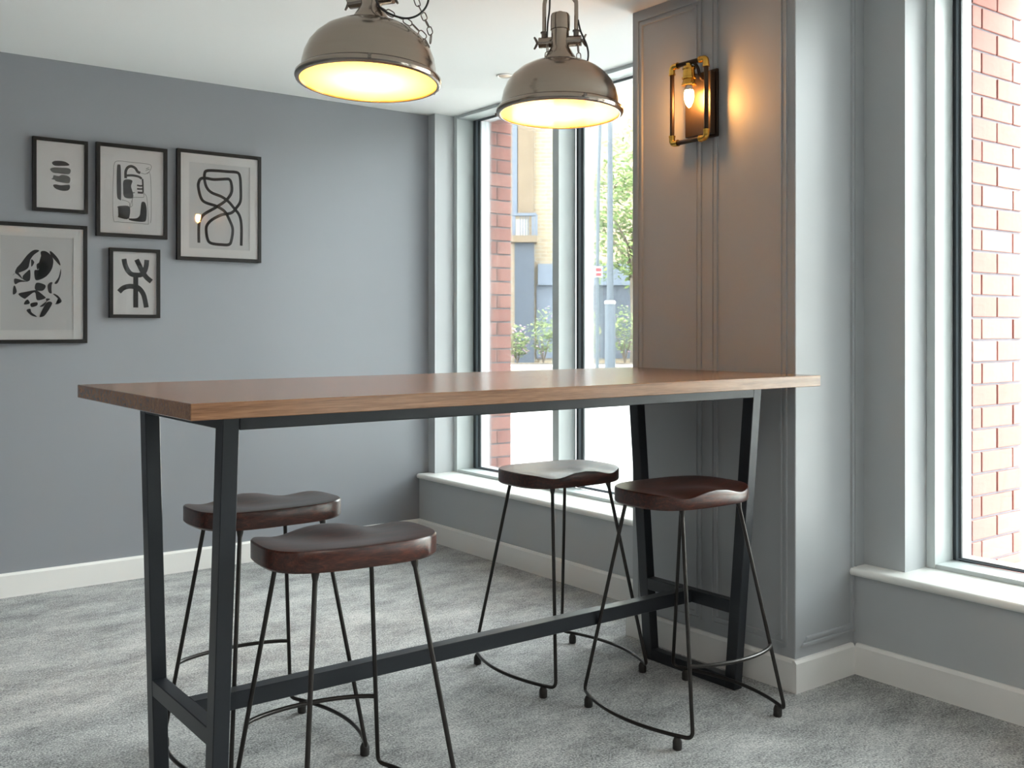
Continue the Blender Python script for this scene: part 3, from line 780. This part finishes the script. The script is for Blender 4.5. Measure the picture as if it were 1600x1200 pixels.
# terrace further along the street
tb2 = tag(empty('street_terrace', (27, -12, GZ)), 'long tan brick terrace facing the right-hand windows', 'building')
M['tan_side'] = wall_brick('tan_brick_terrace', (.50, .36, .215), (.40, .275, .16), (.50, .46, .40), .45, .15, .018, (PI / 2, 0, PI / 2))
MB().box(0, 8, -30, 30, 0, 6.2).build('wall', M['tan_side'], tb2)
MB().box(-.3, 8.3, -30.2, 30.2, 6.2, 6.5).build('parapet', M['pale_stone'], tb2)
me_w = MB().box(-.06, .02, -.6, .6, 0, 1.7).mesh('window', M['pale_stone']); me_p = MB().box(-.08, -.05, -.5, .5, .1, 1.6).mesh('pane', M['shop_dark'])
for k in range(20):
    for z in (1.0, 4.0): place('pane', me_p, place('window', me_w, tb2, (0, -28.5 + 3 * k, z)))

# planter wall, shrubs
def leaf_mat(name, c0, c1):
    m, nt, b = new_mat(name)
    tc = nt.nodes.new('ShaderNodeTexCoord'); n = nt.nodes.new('ShaderNodeTexNoise'); n.inputs['Scale'].default_value = 6
    nt.links.new(tc.outputs['Object'], n.inputs['Vector'])
    nt.links.new(ramp(nt, n.outputs['Fac'], [(.35, c0), (.65, c1)]), b.inputs['Base Color']); b.inputs['Roughness'].default_value = .7
    return m
M['leaf'] = leaf_mat('shrub_leaves', (.09, .14, .045), (.22, .26, .10))
M['leaf_tree'] = leaf_mat('tree_leaves', (.08, .14, .035), (.20, .25, .075))
M['petal'] = leaf_mat('pink_petals', (.30, .13, .24), (.42, .26, .34))
M['bark'] = basic('bark', (.14, .11, .085), .9, noise=.3, nscale=8)
def leaves(n, rx, ry, rz, zc, size, shell=.55, rnd=random):
    m = MB()
    for _ in range(n):
        while True:
            p = Vector((rnd.uniform(-1, 1), rnd.uniform(-1, 1), rnd.uniform(-1, 1)))
            if shell < p.length < 1: break
        lump = 1 + .18 * math.sin(p.x * 7 + rx * 9) * math.cos(p.y * 6) + .12 * math.sin(p.z * 9)
        c = Vector((p.x * rx * lump, p.y * ry * lump, zc + p.z * rz * lump))
        a = Vector((rnd.gauss(0, 1), rnd.gauss(0, 1), rnd.gauss(0, 1))).normalized(); b = a.orthogonal().normalized()
        s = size * rnd.uniform(.6, 1.3)
        m.poly([c - a * s, c - b * s * .45 + Vector((0, 0, s * .1)), c + a * s, c + b * s * .45])
    return m
pl = far(27, 880)
pw = tag(empty('planter', (pl.x, pl.y, GZ), YAW - PI / 2), 'long low pale stone planter wall in the street', 'planter')
MB().box(-4, 4, 0, .45, 0, .36, .02).build('planter_wall', M['pale_stone'], pw)
MB().box(-4.05, 4.05, -.05, .5, .36, .42, .02).build('coping', M['pale_stone'], pw)
MB().box(-4, 4, .45, 2.6, 0, .40).build('soil_bed', M['bark'], pw)
def shrub(u, depth, rx, rz, base, pink, label):
    p = far(depth, u)
    r = tag(empty('flowering_shrub', (p.x, p.y, GZ + base)), label, 'shrub', 'shrubs in the street planter')
    leaves(650, rx, rx * .8, rz, rz * 1.3, .055, .3).build('foliage', M['leaf'], r)
    if pink: leaves(pink, rx * 1.06, rx * .86, rz * 1.05, rz * 1.3, .04, .85).build('blossom', M['petal'], r)
    m = MB()
    for k in range(5):
        t = k * 1.3
        m.tube([(0, 0, 0), (math.cos(t) * rx * .3, math.sin(t) * rx * .3, rz * .7), (math.cos(t) * rx * .6, math.sin(t) * rx * .6, rz * 1.3)], [.02, .015, .006], 6)
    m.build('stems', M['bark'], r)
shrub(808, 28.3, .36, .44, .43, 150, 'low shrub covered in pink blossom in the street planter')
shrub(849, 28.6, .42, .64, .43, 30, 'round green shrub beside the dark door panel across the street')
shrub(921, 28.5, .36, .62, .43, 90, 'yellow-green shrub with pink blossom beside the lamp post')
shrub(976, 28.6, .46, .70, .43, 60, 'tall loose shrub under the street tree, behind the lamp post')

# lamp post and sign pole
lp = far(22, 953)
po = tag(empty('lamp_post', lp), 'grey steel street lamp post with a thicker base', 'lamp post')
M['post'] = basic('grey_post_paint', (.075, .09, .11), .5, .3, noise=.1, nscale=5)
zc_ = 1.25 + (513.16 - 470) * 22 / 1582.2 - GZ
MB().lathe([(0, 0), (.115, 0), (.115, zc_ - .05), (.09, zc_), (0, zc_)], 20).build('base_column', M['post'], po, True, 40)
MB().lathe([(.118, zc_ - .07), (.128, zc_ - .05), (.12, zc_ - .01), (.085, zc_ + .01)], 20).build('collar', M['pale_stone'], po, True, 40)
MB().lathe([(.073, zc_), (.060, 4.6), (.05, 7.2), (0, 7.2)], 20).build('shaft', M['post'], po, True, 40)
MB().box(-.9, .1, -.1, .1, 7.15, 7.28, .03).build('lantern', M['post'], po)
sp = far(24, 933)
sg = tag(empty('sign_pole', sp), 'thin leaning grey pole carrying a small red and white sign', 'pole')
k_ = 24 / 1582.2
top = far(24, 938, 180) - sp; mid = far(24, 934, 330) - sp
MB().tube(spline([(0, 0, 0), (0, 0, 1.2), (mid.x, mid.y, mid.z), (top.x, top.y, top.z), (top.x * 1.6, top.y * 1.6, top.z + 1.2)], 5), .042, 12).build('pole', M['post'], sg, True)
zs_ = 1.25 + (513.16 - 425) * k_ - GZ
M['sign_white'] = basic('sign_white', (.35, .33, .33), .5, noise=.02, nscale=9)
M['sign_red'] = basic('sign_red', (.35, .02, .03), .5, noise=.05, nscale=9)
Rz = Matrix.Rotation(YAW - PI / 2, 4, 'Z')
s_ = MB().box(-.11, .11, -.075, -.055, zs_ - .13, zs_ + .13, .004, 1, Rz).build('sign_board', M['sign_white'], sg)
MB().box(-.04, .09, -.079, -.0745, zs_ + .01, zs_ + .09, 0, 1, Rz).box(-.04, .09, -.079, -.0745, zs_ - .10, zs_ - .03, 0, 1, Rz).build('sign_print', M['sign_red'], s_)
# street tree
tp = far(31, 990)
tr = tag(empty('street_tree', tp), 'light green street tree in front of the tan building', 'tree')
leaves(3200, 1.5, 1.5, 2.5, 4.9, .11, .25).build('crown', M['leaf_tree'], tr)
m = MB().tube([(0, 0, 0), (.03, 0, 1.5), (.0, .05, 3.2), (.05, 0, 5.5)], [.13, .11, .09, .03], 10)
for k in range(6):
    t = k * 1.05; z = 2.4 + k * .4
    m.tube([(0, 0, z), (math.cos(t) * .5, math.sin(t) * .5, z + .7), (math.cos(t) * 1.0, math.sin(t) * 1.0, z + 1.3)], [.05, .035, .012], 6)
m.build('trunk', M['bark'], tr, True)
